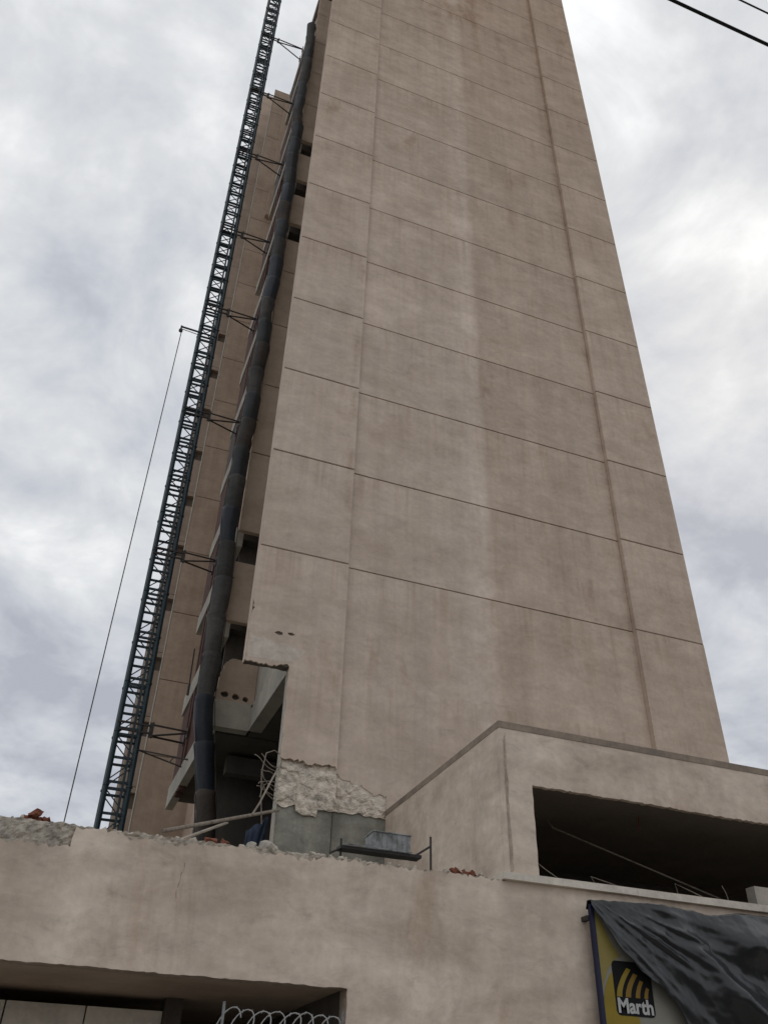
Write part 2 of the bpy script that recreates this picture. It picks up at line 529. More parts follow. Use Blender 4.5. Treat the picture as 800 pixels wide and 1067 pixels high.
def rough_band(name, xs0, xs1, lo, hi, y, depth, step, amp, sc, seed, top=True, recess=0.0):
    """broken, lumpy face between heights lo(x) and hi(x), with a lumpy top running back by depth"""
    nx = max(2, int((xs1 - xs0) / step))
    nz = max(2, int((max(hi(xs0), hi(xs1)) - min(lo(xs0), lo(xs1))) / step))
    nd = max(2, int(depth / step)) if top else 0
    vs_, fs = [], []
    for i in range(nx + 1):
        x = xs0 + (xs1 - xs0) * i / nx
        l, h_ = lo(x), hi(x)
        for j in range(nz + 1):
            z = l + (h_ - l) * j / nz
            k = chunk((x, y, z), sc, seed)
            f = noise.noise(Vector((x * 30, z * 30, seed))) * 0.25
            edge = 0.35 if j in (0,) else 1.0
            back = recess * max(0.0, 1 - (h_ - 0.12 - z) / 0.22) if recess else 0.0
            vs_.append((x + 0.3 * amp * noise.noise(Vector((x * 14, z * 14, 3.1))), y + min(back, recess) - amp * (k + f) * edge, z + 0.5 * amp * k * (j == nz)))
        for j in range(1, nd + 1):
            yy = y + depth * j / nd
            k = chunk((x, yy, h_), sc, seed)
            vs_.append((x, yy, h_ + amp * k * 0.9))
        vs_.append((x, y + depth, l))
    m = nz + 1 + nd + 1
    for i in range(nx):
        for j in range(m - 1):
            fs.append((i * m + j, (i + 1) * m + j, (i + 1) * m + j + 1, i * m + j + 1))
    fs.append(tuple(range(m)))
    fs.append(tuple(nx * m + j for j in range(m)))
    return MB().add(vs_, fs).mesh(name)


def rock_mesh(seed, sx, sy, sz, blocky=0.3):
    bm = bmesh.new()
    bmesh.ops.create_icosphere(bm, subdivisions=2, radius=1)
    for v in bm.verts:
        c = v.co.copy()
        m_ = max(abs(c.x), abs(c.y), abs(c.z))
        c = c.lerp(c / m_ * 0.8, blocky)
        c *= 1 + 0.28 * noise.noise(c * 1.6 + Vector((seed * 3.1, seed, 0)))
        v.co = Vector((c.x * sx, c.y * sy, c.z * sz))
    me = bpy.data.meshes.new('rubble')
    bm.to_mesh(me)
    bm.free()
    return me


# ------------------------------------------------------------------ ground
H = 2.9
Z0 = 12.732
g = MB().box(-500, 500, -500, 500, -0.5, -0.012)
struct('ground', g, 'ground')
struct('road', MB().box(-160, 160, -26, -9.02, -0.3, 0.0), 'asphalt')
struct('pavement', MB().box(-160, 160, -8.85, -4.9, -0.3, 0.13), 'pavement')
struct('kerb', MB().box(-160, 160, -9.02, -8.85, -0.3, 0.14), 'concrete')

# ------------------------------------------------------------------ tower
KTOP = 17                                   # last storey line
ZT = Z0 + KTOP * H                          # tower top
W = 12.22
tower = thing('apartment_tower', 'tall unfinished beige rendered apartment tower with a blind slab end wall', 'building', (6.1, 8, 4.55))

XA, XB = 2.15, 10.11                        # bay divisions
REC = 0.15                                  # centre bay recess
NB = 9.80                                   # underside of the broken corner
NX = 0.97                                   # inner edge of the broken corner


def notch_loop(x_in, x_out, zlow, zt, seed, grow=0.0):
    return (rag((x_in, zt), (x_in, NB + grow), 0.0, 60, seed) + rag((x_in, NB + grow), (NX + grow, NB + grow + 0.02), 0.02, 0.10, seed)
            + rag((NX + grow, NB + grow + 0.02), (NX + grow, zlow), 0.010, 0.15, seed + 1) + [(x_out, zlow), (x_out, zt)])


# structural slab wall behind the render
fin = MB().prism([notch_loop(0.02, W - 0.02, 4.5, ZT - 0.02, 11, 0.01)], REC + 0.04, 0.25)
put('slab_wall', fin, 'joint', tower)
pl = [(0.016, ZT - 0.03), (0.016, NB + 0.02), (NX + 0.02, NB + 0.03), (NX + 0.02, 7.96), (XA - 0.02, 7.96), (XA - 0.02, ZT - 0.03)]
put('pilaster_core', MB().prism([pl], 0.035, REC + 0.05), 'joint', tower)
put('pilaster_core', MB().box(XB + 0.02, W - 0.016, 0.035, REC + 0.05, 4.5, ZT - 0.03), 'joint', tower)

GAP = 0.030
PD = 0.045
pm_l = panel_mesh('panel', XA, PD, H - GAP, 0.014)
pm_c = panel_mesh('panel', XB - XA - 0.004, PD, H - GAP, 0.008)
pm_r = panel_mesh('panel', W - XB, PD, H - GAP, 0.014)
for k in range(KTOP):
    z = Z0 + k * H + GAP / 2
    put('panel', pm_l, 'plaster_tower', tower, (0, 0, z))
    put('panel', pm_c, 'plaster_tower', tower, (XA + 0.002, REC, z))
    put('panel', pm_r, 'plaster_tower', tower, (XB, 0, z))

put('pilaster_return', MB().box(XB + 0.003, XB + 0.05, 0.046, REC + 0.02, 4.7, ZT - 0.04), 'plaster_tower', tower)
put('edge_trim', MB().box(-0.004, 0.015, 0.016, 0.252, NB + 0.02, ZT - 0.025), 'plaster_tower', tower)
put('edge_trim', MB().box(NX - 0.006, NX + 0.012, 0.016, 0.253, 6.2, NB + 0.03), 'concrete_pale', tower)
put('edge_trim', MB().box(W - 0.016, W + 0.004, 0.016, 0.252, 4.7, ZT - 0.025), 'plaster_tower', tower)

# lowest row: ragged where the render has been hacked off


def octo(cx, cz, r, squash=0.55, n=10, seed=0):
    r_ = random.Random(seed)
    return [(cx + r * math.cos(2 * math.pi * i / n) * r_.uniform(0.8, 1.15), cz + squash * r * math.sin(2 * math.pi * i / n) * r_.uniform(0.8, 1.2)) for i in range(n)]


zt = Z0 - GAP / 2
left_low = ([(0.0, zt)] + rag((0.0, zt), (0.0, 11.3), 0.0, 9, 2)[1:] + rag((0.0, 11.3), (0.01, 10.75), 0.05, 0.06, 3)
            + rag((0.01, 10.75), (0.01, NB), 0.012, 0.1, 4)
            + rag((0.01, NB), (NX - 0.01, NB + 0.03), 0.045, 0.045, 5) + rag((NX - 0.01, NB + 0.03), (NX - 0.01, 7.86), 0.02, 0.07, 6)
            + rag((NX - 0.01, 7.86), (XA, 7.80), 0.075, 0.05, 7) + [(XA, 7.78), (XA, zt)])
put('panel', MB().prism([left_low, octo(0.66, 10.57, 0.095, 0.45, seed=1), octo(0.93, 10.60, 0.08, 0.45, seed=2)], 0.0, 0.045), 'plaster_tower', tower)
put('patch_coat', MB().prism([rag((0.05, 9.88), (0.05, 10.42), 0.03, 0.09, 61) + rag((0.05, 10.42), (1.28, 10.24), 0.07, 0.09, 62) + rag((1.28, 10.24), (0.88, 9.9), 0.07, 0.08, 63)
                              + rag((0.88, 9.9), (0.05, 9.88), 0.02, 0.08, 64)], -0.0025, 0.01), 'patch', tower)
put('hole_lining', MB().box(0.5, 1.1, 0.046, 0.10, 10.48, 10.7), 'concrete_shaded', tower)
cen_low = ([(XA + 0.002, zt)] + [(XA + 0.002, 7.74)] + rag((XA + 0.002, 7.74), (3.32, 7.36), 0.075, 0.05, 8) + [(3.34, 4.7), (XB - 0.002, 4.7), (XB - 0.002, zt)])
put('panel', MB().prism([cen_low], REC, REC + 0.045), 'plaster_tower', tower)
put('panel', MB().box(XB, W, 0.0, 0.045, 4.7, zt), 'plaster_tower', tower)

# hacked render and bare concrete foot
put('hacked_render', rough_band('hacked_render', NX - 0.01, XA + 0.01, lambda x: 6.93 + 0.10 * noise.noise(Vector((x * 4, 0, 3))) - (0.14 if 1.35 < x < 1.8 else 0),
                                lambda x: 7.95 + 0 * x, 0.025, 0.10, 0.016, 0.05, 5.0, 2.0, True, 0.06), 'rough_render', tower)
put('hacked_render', rough_band('hacked_render', XA + 0.012, 3.33, lambda x: 6.98 + 0.06 * noise.noise(Vector((x * 5, 0, 5))),
                                lambda x: 7.86 - 0.38 * (x - XA), 0.140, 0.03, 0.016, 0.055, 5.0, 5.0, True, 0.045), 'rough_render', tower)
put('column_foot', MB().box(NX + 0.015, XA - 0.03, 0.07, 0.249, 4.5, 7.0), 'concrete', tower)
put('column_foot', MB().box(XA + 0.02, 3.30, 0.178, 0.189, 4.5, 7.02), 'concrete', tower)

# body
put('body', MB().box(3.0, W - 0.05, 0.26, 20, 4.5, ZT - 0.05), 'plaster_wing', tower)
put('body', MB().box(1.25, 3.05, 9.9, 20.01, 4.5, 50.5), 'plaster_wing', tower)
put('light_well_wall', MB().box(1.04, 3.02, 0.27, 3.72, 10.5, ZT - 0.07), 'concrete_pale', tower)
put('edge_beam', MB().box(0.97, 1.3, 0.26, 3.70, 9.78, 10.36), 'concrete_pale', tower)
put('beam_joint', rough_band('beam_joint', 0.27, 3.69, lambda x: 10.35, lambda x: 10.50, 0.0, 0.2, 0.05, 0.03, 9, 8.0, False), 'rough_grey', tower,
    (1.03, 0, 0), (0, 0, 0))
bj = C.objects['beam_joint'] if 'beam_joint' in C.objects else None
if bj:
    bj.rotation_euler = (0, 0, R(-90))
    bj.location = Vector((1.01, 3.97, 0)) - origin[tower]

# balcony fronts set back behind the slab end
OPEN = {-1, 0, 5, 6, 7, 12}
SY = 3.71
pm_s = panel_mesh('parapet', 1.03, 0.15, 2.9 - 0.03, 0.01)
pm_o = panel_mesh('parapet', 1.03, 0.15, 1.84, 0.01)
for k in range(0, KTOP):
    z = Z0 + k * H - 0.06
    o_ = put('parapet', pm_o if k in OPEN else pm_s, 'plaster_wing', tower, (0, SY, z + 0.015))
# lowest balcony front: broken top, three brick cores showing, grey beam below
low = ([(0.0, 10.47)] + rag((1.03, 10.47), (1.03, 11.62), 0.0, 5, 1) + [(1.03, 11.62)] + rag((1.03, 11.62), (0.35, 11.62), 0.02, 0.08, 21)
       + rag((0.35, 11.62), (0.16, 11.42), 0.03, 0.06, 22) + rag((0.16, 11.42), (0.08, 10.9), 0.03, 0.08, 23) + rag((0.08, 10.9), (0.0, 10.47), 0.03, 0.08, 24))
low = [low[0]] + low[1:]
holes = [octo(0.27, 10.62, 0.095, 0.8, seed=5), octo(0.55, 10.60, 0.095, 0.8, seed=6), octo(0.80, 10.58, 0.085, 0.8, seed=7)]
put('parapet', MB().prism([low] + holes, SY, SY + 0.10), 'plaster_wing', tower)
put('hole_lining', MB().box(0.1, 1.0, SY + 0.101, SY + 0.16, 10.47, 10.8), 'concrete_shaded', tower)
put('balcony_beam', MB().box(0.0, 0.968, SY - 0.02, SY + 0.28, 9.77, 10.465), 'concrete_pale', tower)
put('balcony_soffit', MB().box(0.01, 0.955, SY + 0.281, SY + 0.4, 9.9, 10.4), 'concrete', tower)

# floor slabs of the side balconies, brick infill set back
for k in range(-1, KTOP + 1):
    z = Z0 + k * H
    yb = 9.85 if k <= 13 else 5.0
    put('edge_beam', MB().box(0.0, 0.22, SY + 0.405 if k >= 0 else 5.0, yb, z - 0.33, z + 0.30), 'concrete_pale', tower)
    put('floor_slab', MB().box(0.221, 3.01, SY + 0.405, yb - 0.01, z - 0.06, z + 0.29), 'concrete_shaded', tower)  # dark colour stands in for shade under the slab
    if k < 13:
        ex = rnd.choice([0.03, 0.04, 0.06, 0.3])
        y_a = rnd.choice([5.2, 5.6, 6.3])
        put('infill_wall', MB().box(ex, ex + 0.14, y_a, 9.75 + 0.002 * (k % 3), z + 0.301, z + H - (0.331 if ex < 0.2 else 0.061)), 'dark_brick' if k % 3 else 'concrete_shaded', tower)
    if k < KTOP:
        put('shade_backing', MB().box(0.23, 1.5, SY + 0.75, SY + 0.87, z + 0.301, z + H - 0.062), 'concrete_shaded', tower)  # dark wall added behind the balcony openings so they read as shaded
        put('back_wall', MB().box(1.5, 1.62, SY + 0.41, yb - 0.02, z + 0.3005, z + H - 0.0605), 'concrete_shaded', tower)
for y_ in (7.55, 8.06):
    put('brick_pier', MB().box(0.008, 0.20, y_, y_ + 0.24, 9.4, Z0 + 13 * H + 0.9), 'dark_brick', tower)

# undercroft behind the broken corner
put('undercroft_wall', MB().box(0.42, 3.0, 6.4, 6.6, 4.5, 9.668), 'concrete_shaded', tower)
put('undercroft_wall', MB().box(2.6, 2.99, 0.26, 6.39, 4.5, 9.667), 'concrete_shaded', tower)
put('soffit_beam', MB().box(0.81, 2.59, 5.2, 5.5, 9.22, 9.666), 'concrete_shaded', tower)
put('ceiling', MB().box(1.06, 2.595, 0.262, SY + 0.402, 9.80, 9.99), 'concrete_shaded', tower)

# rear wing
WY, WX = 14.5, -0.52
WTOP = 57.6
wing = put('rear_wing', MB().box(WX + 0.02, 4.0, WY + 0.04, WY + 0.25, 4.5, WTOP - 0.03).box(0.7, 4.0, WY + 0.251, WY + 3.9, 4.5, WTOP - 0.05).box(-0.55, 4.0, WY + 4.0, WY + 12.5, 4.5, WTOP - 0.06).box(0.55, 4.0, WY + 0.4, WY + 9, WTOP - 0.04, 60.3), 'joint', tower)
pm_w = panel_mesh('panel', 3.4, 0.05, H - 0.024, 0.012)
pm_ws = MB().prism([[(0, 0), (0, H - 0.024), (1.66, H - 0.024), (1.66, 0)], [(0.27, 2.03), (0.27, 2.66), (0.79, 2.66), (0.79, 2.03)]], 0, 0.2).mesh('balcony_panel')
pm_wp = MB().box(0, 1.66, 0, 0.2, 0, H - 0.024).mesh('balcony_panel')
k = -2
while Z0 + k * H < WTOP - 0.5:
    z = Z0 + k * H + 0.012
    put('panel', pm_w, 'plaster_wing', wing, (WX, WY, z))
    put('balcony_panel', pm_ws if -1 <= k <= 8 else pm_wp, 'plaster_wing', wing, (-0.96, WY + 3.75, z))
    k += 1
put('opening_backing', MB().box(-0.93, 0.65, WY + 3.951, WY + 3.98, 4.6, WTOP - 0.08), 'opening_shade', wing)  # dark sheet added behind the wing openings in place of their shade
for kk in range(2):
    put('balcony_panel', pm_wp, 'plaster_wing', wing, (-0.96, WY + 3.75, Z0 + (k + kk) * H + 0.012))
put('rear_lift_house', MB().box(-0.55, 4.0, WY + 3.99, WY + 9.0, WTOP - 0.05, Z0 + (k + 2) * H - 0.1), 'plaster_wing', wing)
put('corner_strip', MB().box(WX - 0.03, WX - 0.002, WY - 0.01, WY + 0.28, 4.6, WTOP - 0.04), 'concrete_pale', wing)
put('stair_pilaster', MB().box(0.28, 0.62, WY - 0.28, WY - 0.002, 45.0, WTOP + 0.3), 'plaster_wing', wing)
put('end_wall', MB().box(0.0, 3.0, 12.0, 12.15, 4.5, 9.0), 'plaster_wing', tower)
put('roof_slab', MB().box(0.0, W, 0.0, 5.0, ZT + 0.33, ZT + 0.55).box(3.0, W, 5.001, 20.0, ZT - 0.04, ZT + 0.2), 'concrete_pale', tower)

# ------------------------------------------------------------------ podium
PY = -4.85
podium = thing('podium_building', 'low beige rendered street wall with a walled terrace box on top', 'building', (2, -2.4, 0))
GX0, GX1, GZ = -9.0, 0.95, 3.21           # garage opening
PX0, PX1 = -16.0, 17.0
SX = 3.28                                  # terrace box corner


def top_line(x):
    return 4.77 + 0.03 * noise.noise(Vector((x * 2.2, 1.0, 0)))


outer = [(PX0, 0.0), (GX0, 0.0), (GX0, GZ)]
outer += rag((GX0, GZ), (GX1, GZ), 0.012, 0.07, 31) + rag((GX1, GZ), (GX1, 0.0), 0.012, 0.09, 32)
outer += [(GX1, 0.0), (PX1, 0.0), (PX1, 4.72), (SX - 0.02, 4.735)]
outer += rag((SX - 0.02, 4.735), (1.2, 4.72), 0.05, 0.04, 33) + rag((1.2, 4.72), (-0.2, 4.69), 0.07, 0.04, 34) + rag((-0.2, 4.69), (-0.75, 4.72), 0.07, 0.04, 35)
outer += rag((-0.75, 4.72), (-1.9, 4.66), 0.075, 0.04, 36) + rag((-1.9, 4.66), (-2.64, 4.70), 0.08, 0.04, 37) + rag((-2.66, 4.72), (-2.68, 4.47), 0.01, 0.06, 38)
outer += rag((-2.68, 4.47), (-3.6, 4.47), 0.06, 0.04, 39) + rag((-3.6, 4.47), (PX0, 4.6), 0.05, 0.09, 40) + [(PX0, 4.6)]
ck = rag((-1.285, 4.45), (-1.335, 3.95), 0.022, 0.03, 71)
ck = ck + [(p[0] + 0.004 + 0.003 * math.sin(i_ * 1.7), p[1]) for i_, p in enumerate(ck)][::-1]
put('render_coat', MB().prism([outer, ck], PY, PY + 0.03), 'plaster_podium', podium)
core = [(PX0 + 0.01, 0.0), (GX0 - 0.005, 0), (GX0 - 0.005, GZ + 0.004), (GX1 + 0.006, GZ + 0.004), (GX1 + 0.006, 0), (PX1 - 0.01, 0), (PX1 - 0.01, 4.50), (PX0 + 0.01, 4.40)]
put('wall_core', MB().prism([core], PY + 0.032, PY + 0.30), 'scar', podium)
put('broken_parapet', rough_band('broken_parapet', -10.0, SX - 0.03, lambda x: 4.40, lambda x: top_line(x) - 0.02, PY + 0.036, 0.25, 0.022, 0.034, 10.0, 12.0), 'rough_grey', podium)
put('render_scar', MB().prism([rag((3.34, 4.84), (3.34, 6.95), 0.012, 0.09, 51) + rag((3.385, 6.95), (3.38, 4.84), 0.02, 0.06, 52)], PY - 0.004, PY + 0.01), 'scar', podium)

# terrace box
BZ = 7.03
ox0, oz0, oz1 = 3.80, 4.86, 6.18
front = [(SX, 4.835), (SX, BZ), (PX1, BZ), (PX1, 4.835)]
hole = rag((ox0, oz0), (ox0, oz1), 0.012, 0.08, 41) + rag((ox0, oz1), (15.5, oz1 - 0.02), 0.022, 0.06, 42) + [(15.5, oz1 - 0.02), (15.5, oz0)]
put('terrace_wall', MB().prism([front, hole], PY + 0.004, PY + 0.09), 'plaster_podium', podium)
put('terrace_wall', MB().box(SX - 0.004, SX + 0.25, PY + 0.091, 0.145, 4.45, BZ), 'plaster_podium', podium)
put('coping', MB().box(SX - 0.010, PX1 + 0.01, PY - 0.006, PY + 0.27, BZ + 0.001, BZ + 0.11), 'coping', podium)
put('coping', MB().box(SX - 0.011, SX + 0.27, PY + 0.271, 0.148, BZ + 0.001, BZ + 0.109), 'coping', podium)
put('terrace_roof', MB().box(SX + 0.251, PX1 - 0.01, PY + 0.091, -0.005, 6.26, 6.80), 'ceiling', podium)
put('terrace_back', MB().box(SX + 0.251, PX1 - 0.012, -0.30, -0.008, 4.46, 6.258), 'concrete_shaded', podium)
put('terrace_column', MB().box(4.25, 4.5, PY + 1.6, PY + 1.9, 4.46, 6.258), 'concrete_shaded', podium)
for i, (a, b) in enumerate(((SX - 0.10, 5.4), (5.403, 7.6), (7.603, 9.8), (9.803, 12.0))):
    put('sill', MB().box(a, b, PY - 0.085, PY + 0.26, 4.735 - 0.004 * (i % 2), 4.834 - 0.003 * (i % 2)), 'sill', podium)
put('podium_roof', MB().box(PX0 + 0.02, PX1 - 0.02, PY + 0.301, 30, 4.25, 4.46), 'concrete', podium)

# garage behind the opening
put('garage_soffit', MB().box(GX0, GX1 - 0.002, PY + 0.301, 3.0, GZ + 0.012, GZ + 0.2), 'plaster_wing', podium)
put('garage_side', MB().box(GX1 + 0.02, GX1 + 0.2, PY + 0.302, 3.0, 0.0, GZ + 0.011), 'concrete_shaded', podium)
put('garage_back', MB().box(GX0, GX1, 3.01, 3.2, 0.0, GZ + 0.011), 'concrete_shaded', podium)
put('garage_side', MB().box(GX0 - 0.2, GX0 - 0.001, PY + 0.302, 3.0, 0.0, GZ + 0.011), 'concrete_shaded', podium)
put('garage_floor', MB().box(GX0, GX1, PY + 0.3, 3.0, -0.2, 0.10), 'concrete', podium)
x = -0.95
while x > GX0:
    put('garage_panel', MB().box(x - 1.0, x, -2.62, -2.5, 0.1, 3.06), 'sill', podium)
    x -= 1.02
put('ground_beam', MB().box(-0.94, -0.70, -2.7, -2.4, 0.1, GZ + 0.01), 'concrete_shaded', podium)

# ------------------------------------------------------------------ hoist mast
MY = 7.98
mast = thing('hoist_mast', 'dark blue green steel lattice hoist mast tied to the tower', 'hoist mast', (-1.50, MY, 0))
LEAN = math.radians(-0.58)
HW = 0.305
SEC = 1.508


def mast_x(z):
    return -1.49 + math.tan(LEAN) * z


ch = MB()
for sx in (-1, 1):
    for sy in (-1, 1):
        ch.tube([(sx * HW, sy * HW, 0), (sx * HW, sy * HW, SEC)], 0.068, 8)
        ch.tube([(sx * HW, sy * HW, 0), (sx * HW, sy * HW, 0.03)], 0.086, 8)
        ch.tube([(sx * HW, sy * HW, SEC - 0.03), (sx * HW, sy * HW, SEC)], 0.086, 8)
sec_me = ch.mesh('mast_section', True)
fr = MB()
for s in (-1, 1):
    fr.bar((-HW, s * HW, 0), (HW, s * HW, 0), 0.06)
    fr.bar((s * HW, -HW, 0), (s * HW, HW, 0), 0.06)
rung_me = fr.mesh('rung_frame')
br = {}
br[0] = MB().bar((-HW, -HW, 0.12), (HW, -HW, 0.72), 0.028).bar((HW, -HW, 0.80), (-HW, -HW, 1.40), 0.028).mesh('brace')
br[1] = MB().bar((-HW, HW, 0.12), (HW, HW, 0.72), 0.028).bar((HW, HW, 0.80), (-HW, HW, 1.40), 0.028).mesh('brace')
br[2] = MB().bar((-HW, -HW, 0.12), (-HW, HW, 0.72), 0.028).bar((-HW, HW, 0.80), (-HW, -HW, 1.40), 0.028).mesh('brace')
br[3] = MB().bar((HW, HW, 0.12), (HW, -HW, 0.72), 0.028).bar((HW, -HW, 0.80), (HW, HW, 1.40), 0.028).mesh('brace')
base_z = 0.25
nsec = 44
for i in range(nsec):
    z = base_z + i * SEC
    s_ = put('mast_section', sec_me, 'mast', mast, (mast_x(z), MY, z), (0, LEAN, 0))
    for dz in (0.09, 0.76, SEC - 0.09):
        r_ = put('rung_frame', rung_me, 'mast', s_, s_.location + origin[mast] + Vector((0, 0, dz)))
    for q in range(4):
        put('brace', br[q], 'mast', s_, s_.location + origin[mast])
put('base_plate', MB().box(-1.95, -1.05, MY - 0.45, MY + 0.45, 0.0, 0.25), 'mast', mast)
put('rack', MB().bar((mast_x(0.2) + 0.13, MY - HW - 0.06, 0.2), (mast_x(66) + 0.13, MY - HW - 0.06, 66), 0.05, 0.06, (0, 1, 0)), 'mast', mast)
put('cable_guide', MB().bar((mast_x(0.2) + 0.14, MY + HW - 0.10, 0.2), (mast_x(66) + 0.14, MY + HW - 0.10, 66), 0.035, 0.035, (0, 1, 0)), 'steel', mast)
# ties: yoke on the mast, plate, three bars to the slab edges
for i, z in enumerate((11.0, 16.85, 22.95, 28.6, 33.7, 39.8, 45.5, 51.45)):
    mx_ = mast_x(z)
    xr = mx_ + HW
    y0, y1 = MY - HW - 0.02, MY + HW
    yk = MB()
    yk.bar((mx_ - HW - 0.05, y0 - 0.03, z + 0.06), (xr + 0.32, y0 - 0.03, z + 0.06), 0.05).bar((mx_ - HW - 0.05, y0 - 0.03, z - 0.16), (xr + 0.32, y0 - 0.03, z - 0.16), 0.05)
    yk.bar((xr + 0.32, y0 - 0.03, z - 0.28), (xr + 0.32, y0 - 0.03, z + 0.16), 0.09, 0.06)
    yk.bar((xr + 0.26, y0 - 0.02, z - 0.28), (xr + 0.26, y0 - 0.02, z + 0.16), 0.03, 0.05)
    tie = put('wall_tie', yk, 'steel', mast)
    xe = 0.02
    put('tie_bar', MB().tube([(xr + 0.32, y0 - 0.03, z + 0.10), (xe, y0 - 0.03, z + 0.06)], 0.030, 6), 'steel', tie)
    put('tie_bar', MB().tube([(xr + 0.32, y0 - 0.03, z - 0.22), (xe, y0 - 0.03, z + 0.02)], 0.030, 6), 'steel', tie)
    put('tie_bar', MB().tube([(xr + 0.34, y0 - 0.03, z - 0.24), (xe, y0 + 0.52, z - 0.08)], 0.030, 6), 'steel', tie)
    put('anchor_plate', MB().box(-0.02, 0.011, y0 - 0.14, y0 + 0.08, z - 0.12, z + 0.18), 'steel', tie)
    put('anchor_plate', MB().box(-0.02, 0.011, y0 + 0.42, y0 + 0.64, z - 0.12, z + 0.18), 'steel', tie)
put('brace_frame', MB().tube([(mast_x(10.4) + HW, MY - HW, 10.35), (0.01, MY - HW, 10.05)], 0.022, 6).tube([(mast_x(10.4) + HW, MY - HW, 10.35), (0.01, MY - HW - 1.2, 9.85)], 0.022, 6)
    .tube([(-0.35, MY - HW, 10.12), (-0.35, MY - HW - 0.85, 9.98)], 0.018, 6), 'steel', mast)
# pulley arm
ax, az = mast_x(26.9), 26.95
arm = put('pulley_arm', MB().bar((ax + HW, MY - HW - 0.05, az + 0.02), (-2.80, MY - HW - 0.05, az + 0.06), 0.055, 0.05)
          .bar((ax - HW, MY - HW - 0.05, az - 0.12), (-2.76, MY - HW - 0.05, az - 0.06), 0.02)
          .bar((-2.80, MY - HW - 0.05, az + 0.1), (-2.80, MY - HW - 0.05, az - 0.14), 0.06, 0.07), 'mast', mast)
put('pulley', MB().tube([(-2.80, MY - HW - 0.09, az - 0.16), (-2.80, MY - HW - 0.01, az - 0.16)], 0.075, 12), 'steel', arm)
rope = put('hoist_rope', MB().tube([(-2.765, MY - HW - 0.05, az - 0.14), (-2.74, MY - HW - 0.05, 15.0), (-2.70, MY - HW - 0.05, 4.44)], 0.016, 6), 'rope')
tag(rope, 'thin dark rope hanging from the pulley arm of the hoist mast', 'rope')

# ------------------------------------------------------------------ debris chute
chute = thing('debris_chute', 'black sectional rubble chute hanging down the side of the tower', 'debris chute', (0.4, 3.2, 4.46))
CP = [(47.0, -0.20), (45.6, -0.26), (42.5, -0.22), (38.0, -0.27), (35.0, -0.20), (32.2, -0.20), (28.0, -0.18), (24.0, -0.24), (20.2, -0.25), (17.5, -0.33), (15.7, -0.34),
      (14.0, -0.28), (12.6, -0.28), (10.9, -0.25), (10.1, -0.22), (8.9, -0.08), (8.0, 0.08), (7.2, 0.22), (5.5, 0.45), (4.46, 0.5)]


def cpos(z):
    for (za, xa), (zb, xb) in zip(CP, CP[1:]):
        if zb <= z <= za:
            f = (z - zb) / (za - zb)
            f = f * f * (3 - 2 * f)
            x_ = xb + (xa - xb) * f
            break
    else:
        x_ = CP[0][1] if z > CP[0][0] else CP[-1][1]
    return Vector((x_ + 0.075 * noise.noise(Vector((z * 0.55, 2, 0))), 3.32 + 0.06 * noise.noise(Vector((z * 0.4, 7, 1))), z))


z = 44.9
i = 0
mats = ['chute', 'chute_dusty', 'chute', 'chute_blue', 'chute', 'chute_brown', 'chute_dusty']
while z > 4.6:
    ln = 1.12
    zb = max(z - ln, 4.46)
    s = 0.195 if z > 36 else 0.215
    zs = [z + 0.10, z + 0.06, z - 0.05, z - 0.45, zb + 0.02, zb]
    rr = [s * 1.10, s * 1.15, s * 1.13, s * 1.03, s * 0.98, s * 0.95]
    mb = MB()
    path = [cpos(q) for q in zs]
    n = 20
    o_ = len(mb.v)
    mb.tube(path, rr, n, cap=False)
    mb.v = [(p[0] + 0.030 * noise.noise(Vector((p[0] * 6, p[1] * 6, p[2] * 2.2))), p[1] + 0.030 * noise.noise(Vector((p[0] * 6 + 9, p[1] * 6, p[2] * 2.2))), p[2]) for p in mb.v]
    r_i = random.Random(i * 5 + 3)
    mt = 'chute_blue' if 8.6 < z < 10.9 else ('chute_dusty' if 10.9 < z < 13.3 else (r_i.choice(mats)))
    if z > 44.5:
        mt = 'chute_dusty'
    seg = put('chute_segment', mb.mesh('chute_segment', True), mt, chute)
    for s_ in (-1, 1):
        pz = cpos(z - 0.02)
        put('chain', MB().tube([(pz.x + s_ * s * 1.14, pz.y - 0.05, z + 0.02), (cpos(zb).x + s_ * s * 1.06, pz.y - 0.05, zb + 0.08)], 0.010, 5), 'steel', seg)
    z = zb
    i += 1
for k in (0, 2, 4, 6, 8, 10):
    zz_ = Z0 + k * H + 1.2
    p = cpos(zz_)
    put('hanger', MB().bar((p.x + 0.1, p.y + 0.20, zz_), (0.06, SY + 0.02, zz_ + 0.05), 0.04), 'steel', chute)

# ------------------------------------------------------------------ sign and plastic sheet
SGY = -5.06
sign = thing('banner_sign', 'yellow and white advertising sign in a navy frame on the street wall', 'sign', (6.7, -4.95, 2.0))
S0, S1, T0, T1 = 4.45, 9.2, 2.0, 4.50
put('board', MB().box(S0 + 0.05, S1 - 0.05, SGY, SGY + 0.03, T0 + 0.05, T1 - 0.05), 'sign_white', sign)
put('frame_bar', MB().box(S0, S0 + 0.055, SGY - 0.02, SGY + 0.05, T0, T1), 'navy', sign)
put('frame_bar', MB().box(S1 - 0.055, S1, SGY - 0.02, SGY + 0.05, T0, T1), 'navy', sign)
put('frame_bar', MB().box(S0 + 0.056, S1 - 0.056, SGY - 0.018, SGY + 0.048, T1 - 0.055, T1), 'navy', sign)
put('frame_bar', MB().box(S0 + 0.056, S1 - 0.056, SGY - 0.018, SGY + 0.048, T0, T0 + 0.055), 'navy', sign)
for xx, zz_ in ((S0 + 0.02, 4.33), (S0 + 0.02, 2.3), (S1 - 0.03, 4.33), (6.8, 4.47)):
    put('bracket', MB().box(xx - 0.045, xx + 0.02, SGY + 0.051, PY + 0.005, zz_ - 0.03, zz_ + 0.03), 'steel', sign)
